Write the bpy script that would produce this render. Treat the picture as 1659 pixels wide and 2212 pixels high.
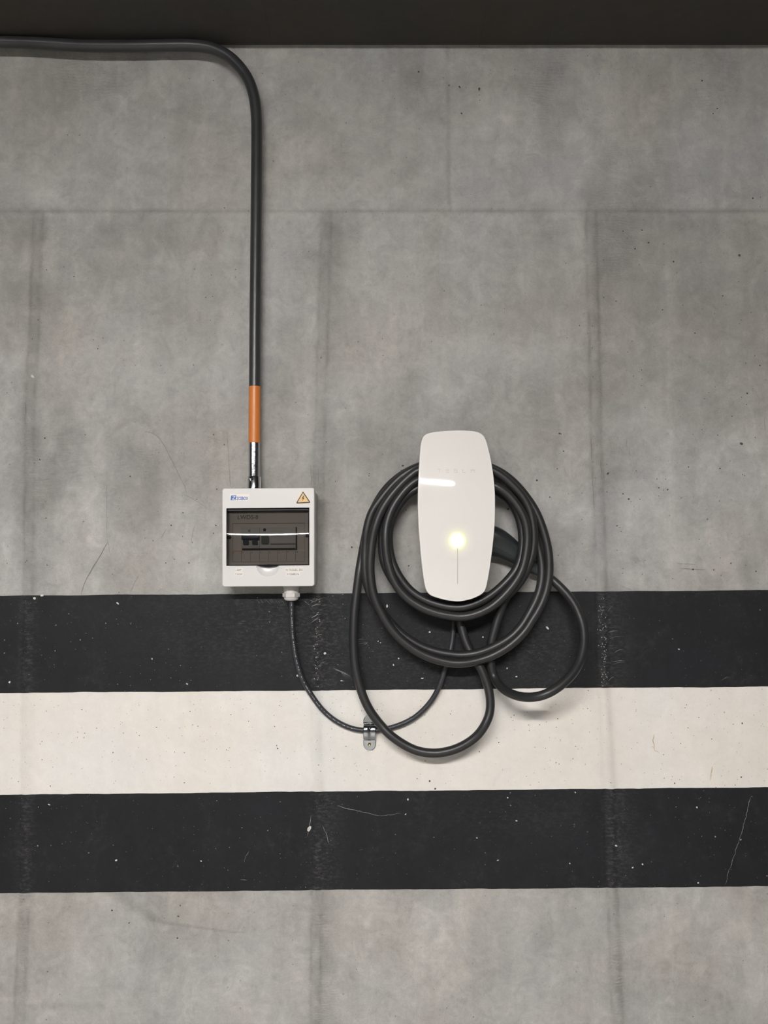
import bpy, bmesh, math, random
import numpy as np
from mathutils import Vector

random.seed(7); rng = np.random.RandomState(11)
S = bpy.context.scene
for o in list(bpy.data.objects): bpy.data.objects.remove(o)

# ------------------------------------------------------------ camera
IW, IH, F, D, PITCH = 1659.0, 2212.0, 1671.0, 1.63, math.radians(3.2)
cam = bpy.data.cameras.new('camera'); co = bpy.data.objects.new('camera', cam)
S.collection.objects.link(co); S.camera = co
co.location = (0, -D, 0); co.rotation_euler = (math.radians(90) + PITCH, 0, 0)
cam.sensor_fit = 'VERTICAL'; cam.sensor_height = 24.0; cam.lens = 24.0 * F / IH
cam.clip_start = 0.02; cam.clip_end = 50
# ------------------------------------------------------------ world / view
w = bpy.data.worlds.new('world'); S.world = w; w.use_nodes = True
w.node_tree.nodes['Background'].inputs[0].default_value = (0.90, 0.95, 1.0, 1)
w.node_tree.nodes['Background'].inputs[1].default_value = 0.035
S.view_settings.view_transform = 'Standard'; S.view_settings.look = 'None'
S.view_settings.gamma = 1.0; S.view_settings.use_curve_mapping = False
S.view_settings.exposure = 0.0
LAMP_POWER = 362.0          # radiance of the batten lamp's diffuser
LAMP = dict(x0=-1.12, x1=0.45, y=-3.15, z=1.165, w=0.09, h=0.018)
FILL_LAMP = dict(x0=-3.3, x1=-2.7, y=-4.6, z=1.165, w=0.09, h=0.018)  # added fill lamp, out of view, there to brighten the wall from the left

# ------------------------------------------------------------ helpers
cp, sp = math.cos(PITCH), math.sin(PITCH)
def P(px, py, d=0.0):
    """world point seen at photo pixel (px,py), d metres in front of the wall"""
    a = (px - IW / 2) / F; b = -(py - IH / 2) / F
    dy = cp - b * sp; dz = sp + b * cp
    t = (D - d) / dy
    return Vector((a * t, -d, dz * t))
def proj(X, Z):
    """photo pixel of wall points (numpy)"""
    fwd = D * cp + Z * sp; up = -D * sp + Z * cp
    return IW / 2 + F * X / fwd, IH / 2 - F * up / fwd
HZ = P(829, 97).z                       # soffit height
FLOOR = -1.35

def link(o, parent=None):
    S.collection.objects.link(o)
    if parent: o.parent = parent
    return o
def smooth(me, ang=35):
    me.polygons.foreach_set('use_smooth', [True] * len(me.polygons))
    if ang < 180: me.set_sharp_from_angle(angle=math.radians(ang))
def obj(name, verts, faces, mat, parent=None, ang=35, origin=None):
    """verts in world coordinates; stored relative to the parent's (or own) origin"""
    org = Vector(parent['_o']) if parent else Vector(origin if origin is not None else (0, 0, 0))
    me = bpy.data.meshes.new(name)
    me.from_pydata([tuple(Vector(v) - org) for v in verts], [], faces)
    bm = bmesh.new(); bm.from_mesh(me); bmesh.ops.recalc_face_normals(bm, faces=bm.faces); bm.to_mesh(me); bm.free()
    me.materials.append(mat)
    if ang: smooth(me, ang)
    o = bpy.data.objects.new(name, me); link(o, parent)
    if not parent: o.location = org
    o['_o'] = tuple(org)
    return o
def thing(name, label, cat, loc, group=None):
    o = bpy.data.objects.new(name, None); link(o); o.location = loc; o.empty_display_size = 0.05
    o['_o'] = tuple(loc); o['label'] = label; o['category'] = cat
    if group: o['group'] = group
    return o
def tag(o, label, cat):
    o['label'] = label; o['category'] = cat; return o

class MB:
    def __init__(s): s.v = []; s.f = []
    def add(s, v, f):
        n = len(s.v); s.v += [Vector(q) for q in v]; s.f += [tuple(i + n for i in q) for q in f]
    def obj(s, name, mat, parent=None, ang=35, origin=None): return obj(name, s.v, s.f, mat, parent, ang, origin)

def prism(outline, d0, d1, mb=None, dome=None, bevel=0.0):
    """outline (pixels at depth d0) filled at d0 and extruded straight back to d1; small front bevel"""
    mb = mb or MB()
    A = [P(x, y, d0) for x, y in outline]; n = len(A)
    c = sum(A, Vector()) / n
    rings = []
    if bevel:
        rings.append([Vector((a.x, -d0, a.z)) + (c - a).normalized() * bevel for a in A])
        rings[-1] = [Vector((a.x, -d0, a.z)) for a in rings[-1]]
        k = bevel * 0.3
        rings.append([Vector((a.x, -(d0 - k), a.z)) + Vector((c.x - a.x, 0, c.z - a.z)).normalized() * k for a in A])
        rings.append([Vector((a.x, -(d0 - bevel), a.z)) for a in A])
    else:
        rings.append(A)
    rings.append([Vector((a.x, -d1, a.z)) for a in A])
    v = [q for r in rings for q in r]; f = []
    f.append(tuple(range(n)))
    for k in range(len(rings) - 1):
        for i in range(n):
            j = (i + 1) % n; f.append((k * n + i, k * n + j, (k + 1) * n + j, (k + 1) * n + i))
    L = len(rings) - 1
    f.append(tuple(L * n + i for i in reversed(range(n))))
    mb.add(v, f); return mb
def rrect(x0, y0, x1, y1, r, n=5, skew=None):
    pts = []
    for cx, cy, a0 in ((x1 - r, y0 + r, -90), (x1 - r, y1 - r, 0), (x0 + r, y1 - r, 90), (x0 + r, y0 + r, 180)):
        for k in range(n + 1):
            a = math.radians(a0 + 90 * k / n); pts.append((cx + r * math.cos(a), cy + r * math.sin(a)))
    return pts
def box3(a, b):
    (x0, y0, z0), (x1, y1, z1) = a, b
    v = [(x0, y0, z0), (x1, y0, z0), (x1, y1, z0), (x0, y1, z0), (x0, y0, z1), (x1, y0, z1), (x1, y1, z1), (x0, y1, z1)]
    return v, [(0, 3, 2, 1), (4, 5, 6, 7), (0, 1, 5, 4), (1, 2, 6, 5), (2, 3, 7, 6), (3, 0, 4, 7)]
def lathe(cx, cy, prof, n=32, mb=None, hexrad=False):
    """vertical axis at (cx,cy); prof = [(z, r)...]"""
    mb = mb or MB(); v = []; f = []
    for z, r in prof:
        for i in range(n):
            a = 2 * math.pi * i / n; v.append((cx + r * math.cos(a), cy + r * math.sin(a), z))
    for k in range(len(prof) - 1):
        for i in range(n):
            j = (i + 1) % n; f.append((k * n + i, k * n + j, (k + 1) * n + j, (k + 1) * n + i))
    f.append(tuple(reversed(range(n)))); f.append(tuple((len(prof) - 1) * n + i for i in range(n)))
    mb.add(v, f); return mb

def path(pts, step=0.004, sig=0.007):
    """smooth, evenly spaced path through pixel points (px,py,d)"""
    W = np.array([tuple(P(*p)) for p in pts])
    # centripetal-ish dense linear interpolation + gaussian smoothing of a Catmull-Rom
    out = []
    n = len(W)
    for i in range(n - 1):
        p0 = W[max(i - 1, 0)]; p1 = W[i]; p2 = W[i + 1]; p3 = W[min(i + 2, n - 1)]
        L = np.linalg.norm(p2 - p1); m = max(2, int(L / 0.0015))
        # cardinal tangents scaled by neighbouring chord lengths
        a = np.linalg.norm(p1 - p0) + 1e-9; b = L + 1e-9; c = np.linalg.norm(p3 - p2) + 1e-9
        t1 = (p2 - p0) / (a + b) * b; t2 = (p3 - p1) / (b + c) * b
        for k in range(m):
            t = k / m
            out.append((2*t**3-3*t**2+1)*p1 + (t**3-2*t**2+t)*t1 + (-2*t**3+3*t**2)*p2 + (t**3-t**2)*t2)
    out.append(W[-1]); Q = np.array(out)
    def resample(Q, st):
        s = np.concatenate([[0], np.cumsum(np.linalg.norm(np.diff(Q, axis=0), axis=1))])
        u = np.linspace(0, s[-1], max(3, int(s[-1] / st) + 1))
        return np.stack([np.interp(u, s, Q[:, k]) for k in range(3)], 1)
    Q = resample(Q, 0.002)
    if sig:
        r = int(3 * sig / 0.002); ker = np.exp(-0.5 * (np.arange(-r, r + 1) * 0.002 / sig) ** 2); ker /= ker.sum()
        ext = np.concatenate([2*Q[0]-Q[1:r+1][::-1], Q, 2*Q[-1]-Q[-r-1:-1][::-1]])
        Q = np.stack([np.convolve(ext[:, k], ker, 'valid') for k in range(3)], 1)
    return resample(Q, step)
def tube(Q, r, n=20, mb=None, caps=True):
    mb = mb or MB(); T = np.gradient(Q, axis=0); T /= np.linalg.norm(T, axis=1)[:, None]
    N = np.cross(T[0], (0, 1, 0)); N /= np.linalg.norm(N)
    rr = r if hasattr(r, '__len__') else [r] * len(Q)
    v = []; f = []
    for i in range(len(Q)):
        N = N - T[i] * np.dot(N, T[i]); N /= np.linalg.norm(N); B = np.cross(T[i], N)
        for k in range(n):
            a = 2 * math.pi * k / n; v.append(tuple(Q[i] + rr[i] * (math.cos(a) * N + math.sin(a) * B)))
    for i in range(len(Q) - 1):
        for k in range(n):
            j = (k + 1) % n; f.append((i*n+k, i*n+j, (i+1)*n+j, (i+1)*n+k))
    if caps: f.append(tuple(reversed(range(n)))); f.append(tuple((len(Q)-1)*n + k for k in range(n)))
    mb.add(v, f); return mb

# ------------------------------------------------------------ materials
def mat(name, col, rough=0.5, metal=0.0, spec=0.5, coat=0.0, bump=None, vary=0.0, vscale=20.0, rvary=0.0):
    m = bpy.data.materials.new(name); m.use_nodes = True
    nt = m.node_tree; N = nt.nodes; L = nt.links; b = N['Principled BSDF']
    b.inputs['Base Color'].default_value = (*col, 1); b.inputs['Roughness'].default_value = rough
    b.inputs['Metallic'].default_value = metal; b.inputs['Specular IOR Level'].default_value = spec
    b.inputs['Coat Weight'].default_value = coat; b.inputs['Coat Roughness'].default_value = 0.08
    tc = N.new('ShaderNodeTexCoord')
    if vary or rvary:
        n = N.new('ShaderNodeTexNoise'); n.inputs['Scale'].default_value = vscale; n.inputs['Detail'].default_value = 6
        L.new(tc.outputs['Object'], n.inputs['Vector'])
        if vary:
            mr = N.new('ShaderNodeMapRange'); mr.inputs[1].default_value = .3; mr.inputs[2].default_value = .7
            mr.inputs[3].default_value = 1 - vary; mr.inputs[4].default_value = 1 + vary
            L.new(n.outputs[0], mr.inputs[0])
            mx = N.new('ShaderNodeVectorMath'); mx.operation = 'SCALE'; mx.inputs[0].default_value = col
            L.new(mr.outputs[0], mx.inputs['Scale']); L.new(mx.outputs[0], b.inputs['Base Color'])
        if rvary:
            mr = N.new('ShaderNodeMapRange'); mr.inputs[1].default_value = .3; mr.inputs[2].default_value = .7
            mr.inputs[3].default_value = rough - rvary; mr.inputs[4].default_value = rough + rvary
            L.new(n.outputs[0], mr.inputs[0]); L.new(mr.outputs[0], b.inputs['Roughness'])
    if bump:
        sc, st = bump
        n2 = N.new('ShaderNodeTexNoise'); n2.inputs['Scale'].default_value = sc; n2.inputs['Detail'].default_value = 4
        L.new(tc.outputs['Object'], n2.inputs['Vector'])
        bp = N.new('ShaderNodeBump'); bp.inputs['Strength'].default_value = st; bp.inputs['Distance'].default_value = 0.001
        L.new(n2.outputs[0], bp.inputs['Height']); L.new(bp.outputs[0], b.inputs['Normal'])
    return m
def emit(name, col, strength):
    m = bpy.data.materials.new(name); m.use_nodes = True; nt = m.node_tree
    b = nt.nodes['Principled BSDF']; b.inputs['Base Color'].default_value = (.8, .8, .8, 1)
    b.inputs['Emission Color'].default_value = (*col, 1); b.inputs['Emission Strength'].default_value = strength
    return m

def surface_mat(name, base, rough, mott=0.10, pit_col=(.05, .045, .04), pit_r=0.10, pit_pow=5.0, pit_amt=0.85,
                warm=0.04, fine=0.05, spec=0.4, scuff=None, bumpd=0.0006, ripple=0.0):
    """cast concrete / wall paint: vertex 'tone' and 'worn' layers times several noises, with pin holes"""
    m = bpy.data.materials.new(name); m.use_nodes = True; nt = m.node_tree; N = nt.nodes; L = nt.links
    b = N['Principled BSDF']; b.inputs['Roughness'].default_value = rough; b.inputs['Specular IOR Level'].default_value = spec
    tc = N.new('ShaderNodeTexCoord'); obj_ = tc.outputs['Object']
    def noise(scale, detail, rough_=0.6, vec=None, dist=0.0):
        n = N.new('ShaderNodeTexNoise'); n.inputs['Scale'].default_value = scale; n.inputs['Detail'].default_value = detail
        n.inputs['Roughness'].default_value = rough_; n.inputs['Distortion'].default_value = dist
        L.new(vec or obj_, n.inputs['Vector']); return n.outputs[0]
    def mp(sc):
        q = N.new('ShaderNodeMapping'); q.inputs['Scale'].default_value = sc; L.new(obj_, q.inputs['Vector']); return q.outputs[0]
    def rng_(v, a, b_, c, d_):
        q = N.new('ShaderNodeMapRange'); q.inputs[1].default_value = a; q.inputs[2].default_value = b_
        q.inputs[3].default_value = c; q.inputs[4].default_value = d_; L.new(v, q.inputs[0]); return q.outputs[0]
    def mth(op, a, b_=None):
        q = N.new('ShaderNodeMath'); q.operation = op
        for i, x in enumerate((a, b_)):
            if x is None: continue
            if isinstance(x, (int, float)): q.inputs[i].default_value = x
            else: L.new(x, q.inputs[i])
        return q.outputs[0]
    at = N.new('ShaderNodeAttribute'); at.attribute_name = 'tone'
    aw = N.new('ShaderNodeAttribute'); aw.attribute_name = 'worn'
    n1 = rng_(noise(6, 9, .62), .3, .7, 1 - mott, 1 + mott)
    n2 = rng_(noise(1, 6, .6, mp((22, 22, 2.2))), .3, .7, 1 - mott * .45, 1 + mott * .45)
    n3 = rng_(noise(70, 5, .7, None, .6), .3, .7, 1 - fine, 1 + fine)
    n4 = rng_(noise(420, 3, .6), .3, .7, 1 - fine * .8, 1 + fine * .8)
    n5 = rng_(noise(20, 10, .72, None, .9), .34, .66, 1 - mott * .75, 1 + mott * .75)
    n6 = rng_(noise(11, 8, .7, mp((1, 1, .7)), 1.5), .54, .62, 1, 1 + mott * .55)
    n7 = rng_(noise(30, 8, .75, None, .5), .56, .66, 1, 1 - mott * .7)
    n1 = mth('MULTIPLY', mth('MULTIPLY', n1, n7), mth('MULTIPLY', n5, n6))
    t = mth('MULTIPLY', mth('MULTIPLY', n1, n2), mth('MULTIPLY', n3, n4)); t = mth('MULTIPLY', t, at.outputs['Fac'])
    # pin holes
    dn = N.new('ShaderNodeTexNoise'); dn.inputs['Scale'].default_value = 160; L.new(obj_, dn.inputs['Vector'])
    dv = N.new('ShaderNodeVectorMath'); dv.operation = 'SCALE'; dv.inputs['Scale'].default_value = 0.004; L.new(dn.outputs['Color'], dv.inputs[0])
    ad = N.new('ShaderNodeVectorMath'); ad.operation = 'ADD'; L.new(obj_, ad.inputs[0]); L.new(dv.outputs[0], ad.inputs[1])
    sx = N.new('ShaderNodeSeparateXYZ'); L.new(ad.outputs[0], sx.inputs[0])
    cx = N.new('ShaderNodeCombineXYZ'); L.new(sx.outputs[0], cx.inputs[0]); L.new(sx.outputs[2], cx.inputs[1])
    pits = None
    for sc, r in ((38, pit_r), (95, pit_r * 1.15)):
        vo = N.new('ShaderNodeTexVoronoi'); vo.voronoi_dimensions = '2D'; vo.inputs['Scale'].default_value = sc
        L.new(cx.outputs[0], vo.inputs['Vector'])
        sc_ = N.new('ShaderNodeSeparateColor'); L.new(vo.outputs['Color'], sc_.inputs[0])
        rr = mth('MULTIPLY', mth('POWER', sc_.outputs[0], pit_pow), r)
        q = mth('SUBTRACT', rr, vo.outputs['Distance'])
        q = rng_(q, 0.0, 0.015, 0, 1)
        pits = q if pits is None else mth('MAXIMUM', pits, q)
    dens = rng_(noise(5, 3), .42, .6, .25, 1)
    pits = mth('MULTIPLY', pits, dens)
    # colours
    c1 = N.new('ShaderNodeMix'); c1.data_type = 'RGBA'
    c1.inputs['A'].default_value = (base[0] * (1 + warm), base[1], base[2] * (1 - warm * 1.3), 1)
    c1.inputs['B'].default_value = (base[0] * (1 - warm), base[1], base[2] * (1 + warm), 1)
    L.new(rng_(noise(3.2, 7, .6), .38, .62, 0, 1), c1.inputs['Factor'])
    last = c1.outputs['Result']
    if scuff:
        col, lo, hi = scuff
        mu = mth('MULTIPLY', rng_(noise(9, 10, .75, None, .3), lo, hi, 0, 1), rng_(noise(60, 6, .75), .45, .72, 0, 1))
        mu = mth('ADD', mth('MULTIPLY', mu, .55), mth('MULTIPLY', aw.outputs['Fac'], rng_(noise(90, 6, .8, mp((1, 1, 2.2))), .48, .68, 0.05, .8)))
        mu = mth('MINIMUM', mu, 1.0)
        c2 = N.new('ShaderNodeMix'); c2.data_type = 'RGBA'; L.new(last, c2.inputs['A']); c2.inputs['B'].default_value = (*col, 1)
        L.new(mu, c2.inputs['Factor']); last = c2.outputs['Result']
    sv = N.new('ShaderNodeVectorMath'); sv.operation = 'SCALE'; L.new(last, sv.inputs[0]); L.new(t, sv.inputs['Scale'])
    c3 = N.new('ShaderNodeMix'); c3.data_type = 'RGBA'; L.new(sv.outputs[0], c3.inputs['A']); c3.inputs['B'].default_value = (*pit_col, 1)
    L.new(mth('MULTIPLY', pits, pit_amt), c3.inputs['Factor']); L.new(c3.outputs['Result'], b.inputs['Base Color'])
    # relief
    h = mth('ADD', mth('MULTIPLY', noise(55, 6, .65, None, 1.2), 1.0), mth('MULTIPLY', noise(300, 4), .15))
    hw = mth('MULTIPLY', mth('MULTIPLY', noise(130, 6, .7, mp((.6, 1, 1.8)), 1.6), aw.outputs['Fac']), 4.0)
    wv_ = N.new('ShaderNodeTexWave'); wv_.bands_direction = 'Z'; wv_.inputs['Scale'].default_value = 44; wv_.inputs['Distortion'].default_value = 14
    wv_.inputs['Detail'].default_value = 4; wv_.inputs['Detail Scale'].default_value = .35; L.new(obj_, wv_.inputs['Vector'])
    hw = mth('ADD', hw, mth('MULTIPLY', mth('MULTIPLY', wv_.outputs['Fac'], mth('MULTIPLY', aw.outputs['Fac'], rng_(noise(14, 4, .6), .46, .62, 0, 1))), ripple))
    h = mth('SUBTRACT', mth('ADD', h, hw), mth('MULTIPLY', pits, 2.5))
    bp = N.new('ShaderNodeBump'); bp.inputs['Strength'].default_value = .8; bp.inputs['Distance'].default_value = bumpd
    L.new(h, bp.inputs['Height']); L.new(bp.outputs[0], b.inputs['Normal'])
    return m

M_conc = surface_mat('cast_concrete', (.362, .352, .335), .78, mott=.15, fine=.07, pit_r=.055, pit_amt=.75, warm=.022, bumpd=.0011, ripple=.8)
M_white = surface_mat('cream_wall_paint', (.77, .735, .69), .6, mott=.035, fine=.02, pit_col=(.36, .31, .26), pit_r=.06, pit_pow=3.0, warm=.02, bumpd=.0005)
M_black = surface_mat('black_wall_paint', (.0150, .0155, .0180), .58, mott=.12, fine=.06, pit_col=(.38, .37, .35), pit_r=.06, pit_pow=6, warm=.02,
                      spec=.22, scuff=((.095, .092, .09), .5, .74), bumpd=.0005)
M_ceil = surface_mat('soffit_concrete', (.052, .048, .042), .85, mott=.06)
M_floor = surface_mat('floor_concrete', (.42, .41, .39), .6, mott=.12)
M_boxw = mat('white_abs_plastic', (.73, .71, .70), .28, bump=(900, .08))
M_boxg = mat('grey_box_side', (.42, .415, .41), .45)
M_inner = mat('inner_panel_plastic', (.60, .57, .54), .5)
M_dark = mat('dark_slot', (.02, .02, .022), .5)
M_letd = mat('moulded_letter_grey', (.10, .095, .09), .6)
M_line = mat('moulded_line_grey', (.22, .21, .20), .6)
M_rubber = mat('black_cable_rubber', (.024, .024, .025), .40, bump=(700, .12), vary=.12, vscale=9, spec=.5)
M_supply = mat('supply_cable_sheath', (.035, .035, .042), .4, bump=(160, .5), vary=.2, vscale=30)
M_pipe = mat('black_painted_pipe', (.033, .034, .036), .33, bump=(120, .25), vary=.2, vscale=15)
M_orange = mat('orange_paint', (.62, .20, .045), .35, bump=(200, .15))
M_galv = mat('galvanised_steel', (.55, .56, .58), .22, metal=1, bump=(150, .35), rvary=.06, vscale=60)
M_zinc = mat('bright_zinc', (.50, .52, .54), .17, metal=1, bump=(90, .12))
M_screw = mat('brass_screw', (.45, .33, .16), .3, metal=1)
M_gland = mat('grey_nylon', (.60, .57, .56), .45)
M_handle = mat('satin_black_plastic', (.022, .026, .028), .36, bump=(800, .1))
M_face = mat('white_glass_face', (.80, .775, .745), .045, spec=.5)
M_rim = mat('white_rim_plastic', (.86, .84, .80), .22)
M_body = mat('charger_housing_grey', (.16, .16, .165), .45)
M_sticker = mat('sticker_paper', (.83, .79, .74), .55)
M_stick2 = mat('clear_sticker', (.76, .70, .64), .45)
M_ink = mat('black_ink', (.05, .05, .055), .6)
M_inkg = mat('grey_ink', (.20, .19, .19), .6)
M_blue = mat('blue_ink', (.035, .13, .46), .45)
M_amber = mat('amber_ink', (.78, .50, .22), .5)
M_letter = mat('pale_grey_print', (.60, .575, .545), .25)
M_breaker = mat('breaker_plastic', (.50, .50, .49), .45)
M_lever = mat('breaker_lever', (.035, .05, .075), .4)
M_green = mat('breaker_button', (.10, .13, .12), .5)
M_crack = mat('hairline_crack', (.19, .175, .155), .9)
M_scr = mat('scraped_paint', (.30, .295, .285), .8, vary=.5, vscale=300)
M_chip = mat('bare_chip', (.62, .60, .56), .8)
M_hole = mat('blow_hole', (.065, .058, .05), .9)
M_plug = mat('mortar_plug', (.36, .345, .31), .85, bump=(250, .8), vary=.15, vscale=80)
M_plugd = mat('dark_mortar_plug', (.21, .20, .185), .9, bump=(250, .8), vary=.3, vscale=120)
M_plugw = mat('painted_mortar_plug', (.77, .735, .69), .55, bump=(120, .8))
M_rust = mat('faint_rust_mark', (.58, .47, .34), .7, vary=.15, vscale=120)
M_lampbody = mat('lamp_housing_white', (.7, .7, .7), .4)
M_diff = emit('lamp_diffuser', (1.0, .972, .945), LAMP_POWER)

# smoked cover: tinted see-through sheet with a clear gloss
M_smoke = bpy.data.materials.new('smoked_clear_plastic'); M_smoke.use_nodes = True
_n = M_smoke.node_tree; _n.nodes.clear()
out = _n.nodes.new('ShaderNodeOutputMaterial'); tr = _n.nodes.new('ShaderNodeBsdfTransparent'); gl = _n.nodes.new('ShaderNodeBsdfGlossy')
tr.inputs[0].default_value = (.41, .392, .378, 1); gl.inputs['Roughness'].default_value = .035
fr = _n.nodes.new('ShaderNodeFresnel'); fr.inputs[0].default_value = 1.5; mx = _n.nodes.new('ShaderNodeMixShader')
_n.links.new(fr.outputs[0], mx.inputs[0]); _n.links.new(tr.outputs[0], mx.inputs[1]); _n.links.new(gl.outputs[0], mx.inputs[2]); _n.links.new(mx.outputs[0], out.inputs[0])

# ------------------------------------------------------------ wall relief and tone (photo-pixel frame mapped onto the wall)
def vnoise(x, y, sx, sy, seed, octv=4, gain=.55):
    r = np.zeros_like(x); a = 1.0; tot = 0
    for o in range(octv):
        g = np.random.RandomState(seed + o).rand(64, 64)
        u = (x / sx) % 64; v = (y / sy) % 64
        i = np.floor(u).astype(int); j = np.floor(v).astype(int); fu = u - i; fv = v - j
        fu = fu * fu * (3 - 2 * fu); fv = fv * fv * (3 - 2 * fv)
        i1 = (i + 1) % 64; j1 = (j + 1) % 64; i %= 64; j %= 64
        r += a * ((g[j, i] * (1 - fu) + g[j, i1] * fu) * (1 - fv) + (g[j1, i] * (1 - fu) + g[j1, i1] * fu) * fv)
        tot += a; a *= gain; sx /= 2.03; sy /= 2.03
    return r / tot - .5
def seamx(py, which):
    T = {'l': ([440, 700, 850, 1300, 1500, 1930, 2212], [78, 70, 60, 56, 53, 48, 36]),
         'm': ([440, 950, 1290, 1500, 1700, 1930, 2212], [702, 686, 680, 676, 681, 680, 676]),
         'r': ([440, 950, 1290, 1500, 1700, 1930, 2212], [1272, 1284, 1296, 1302, 1312, 1318, 1330]),
         't': ([-50, 440], [964, 971]), 'u': ([440, 900, 1290], [1440, 1446, 1450])}[which]
    return np.interp(py, T[0], T[1])
def G(x, s): return np.exp(-.5 * (x / s) ** 2)
def relief(X, Z):
    """height in metres towards the room"""
    px, py = proj(X, Z)
    wob = vnoise(px, py, 40, 40, 91, 3) * 10
    low = 1 / (1 + np.exp(-(py - 455) / 4))
    h = vnoise(px, py, 260, 200, 5, 5) * .0030
    for k, a in (('l', .0014), ('m', .0020), ('r', .0020)):
        dx = px - seamx(py, k) + wob * .5
        h += low * a * (G(dx - 6, 7) * (1 + 1.6 * vnoise(px, py, 16, 14, 33, 3)) - .9 * G(dx + 6, 2.5) - .5 * G(dx - 18, 2.2))
    h += (1 - low) * .0008 * -G(px - seamx(py, 't'), 3)
    h += .0010 * low - .0016 * G(py - 453 - wob * .25, 2.6)
    return h
def tone(X, Z, zone):
    px, py = proj(X, Z)
    wob = vnoise(px, py, 50, 50, 92, 3) * 16
    low = 1 / (1 + np.exp(-(py - 455) / 5))
    A = {'c': 1.0, 'w': .22, 'b': .8}[zone]
    t = 1 + A * (.30 * vnoise(px, py, 300, 260, 1, 6, .62) + .12 * vnoise(px, py, 45, 420, 17, 4) + .12 * vnoise(px, py, 34, 26, 27, 4, .7))
    worn = np.zeros_like(px)
    for k in 'lmr':
        dx = px - seamx(py, k) + wob * .22
        n = vnoise(px, py, 14, 30, 45, 3)
        t += low * A * (.09 * G(dx - 5, 7) * (.8 + 2 * n) - .20 * G(dx + 6, 2.4) * (.6 + 2.4 * n) - .15 * G(dx - 15, 2.2) * (.5 + 2.4 * n))
        worn += low * (.9 * G(dx - 7, 12) + .4 * G(dx - 34, 18) * (k != 'l') )
    if zone == 'c':
        t += -.13 * G(px - seamx(py, 't'), 3) * (1 - low) * (.5 + 1.5 * (vnoise(px, py, 9, 40, 46, 2) + .3))
        t += low * .05 * G(px - seamx(py, 'u'), 4)
        t += -.16 * G(py - 455 - wob * .2, 4.5) * (.75 + 1.6 * vnoise(px, py, 70, 20, 47, 3)) + .05 * G(py - 466, 5)
        t += -.20 * low * G(px - 1560, 200) * G(py - 640, 230)              # darker blotchy panel on the right, deepened to paint in light falloff
        t += -.08 * low * G(px - 150, 160) * G(py - 560, 110)
        t += .05 * G(py - 1180, 150)
        t += .10 / (1 + np.exp(-(py - 1930) / 20))                        # paler, smoother pour at the foot
        # pooled stain below the lower stripe
        cx = np.interp(py, [1935, 1965, 1990, 2000, 2015], [265, 300, 345, 400, 520]); t += -.20 * G(px - cx - wob, 14) * (py > 1925) * (py < 2016)
        t += -.12 * G(py - 2172 - wob * .5, 6) * (px > 90) * (px < 230)
        # smeared trowel streaks, lower right
        for (xa, ya, xb, yb, wd, a) in ((1535, 1920, 1425, 2110, 9, .09), (1545, 1925, 1525, 2130, 7, .07), (1185, 2010, 1130, 2140, 12, .05), (700, 900, 760, 1010, 12, .05),
                                        (250, 820, 330, 1160, 26, .05), (300, 1030, 285, 1100, 12, -.05)):
            L2 = (xb - xa) ** 2 + (yb - ya) ** 2; u = np.clip(((px - xa) * (xb - xa) + (py - ya) * (yb - ya)) / L2, 0, 1)
            dd = np.hypot(px - xa - u * (xb - xa), py - ya - u * (yb - ya)) + wob * .3
            t -= a * G(dd, wd)
        # light horizontal smears
        t += .10 * np.clip(vnoise(px, py, 60, 12, 61, 3) - .12, 0, 1) * 3 * (py > 1930)
        worn += .55 * np.clip(vnoise(px, py, 150, 170, 71, 3) - .06, 0, 1) * 5 * (py < 1290)
        worn += .8 * G(px - 370, 70) * G(py - 1020, 90) + .8 * G(px - 95, 40) * G(py - 1010, 90)
    if zone == 'b':
        worn += .42 * G(px - 520, 150) * G(py - 1360, 70) + .5 * G(px - 900, 120) * G(py - 1420, 60) + .5 * G(px - 1160, 60) * G(py - 1400, 60) + .35 * G(px - 640, 60) * G(py - 1320, 60)
        worn += .25 * G(px - 1100, 150) * G(py - 1760, 40)
    return t, np.clip(worn, 0, 1.2)
def grid_mesh(name, xs, zs, m, zone, off=0.0, warp=None, parent=None):
    """xs 1-D; zs 1-D or function giving z rows per x"""
    X, V = np.meshgrid(xs, zs)
    Z = V if warp is None else warp(X, V)
    Y = -(relief(X, Z) + off)
    nr, nc = X.shape
    v = np.stack([X, Y, Z], -1).reshape(-1, 3).astype(np.float32)
    idx = np.arange(nr * nc).reshape(nr, nc)
    f = np.stack([idx[:-1, :-1], idx[:-1, 1:], idx[1:, 1:], idx[1:, :-1]], -1).reshape(-1, 4)
    me = bpy.data.meshes.new(name); me.vertices.add(len(v)); me.vertices.foreach_set('co', v.ravel())
    me.loops.add(f.size); me.loops.foreach_set('vertex_index', f.ravel().astype(np.int32))
    me.polygons.add(len(f)); me.polygons.foreach_set('loop_start', np.arange(0, f.size, 4, dtype=np.int32))
    me.update(calc_edges=True); me.validate()
    me.polygons.foreach_set('use_smooth', [True] * len(f))
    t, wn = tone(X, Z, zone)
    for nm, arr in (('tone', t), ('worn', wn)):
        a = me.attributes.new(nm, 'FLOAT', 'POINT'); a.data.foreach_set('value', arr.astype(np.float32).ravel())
    me.materials.append(m)
    o = bpy.data.objects.new(name, me); link(o, parent); o['_o'] = (0, 0, 0); return o

xf = np.arange(-.93, .931, .0031); xc = np.array([-5, -2.6, -1.9, -1.4, -1.1])
XS = np.concatenate([xc, xf, -xc[::-1]])
zf = np.arange(-1.0, HZ + .02, .0031); ZS = np.concatenate([[FLOOR, -1.2, -1.08], zf, [1.2, 1.34]])
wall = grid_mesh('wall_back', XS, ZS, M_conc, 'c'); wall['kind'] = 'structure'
wall['label'] = 'grey cast concrete wall with form joints and painted stripes'

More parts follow.
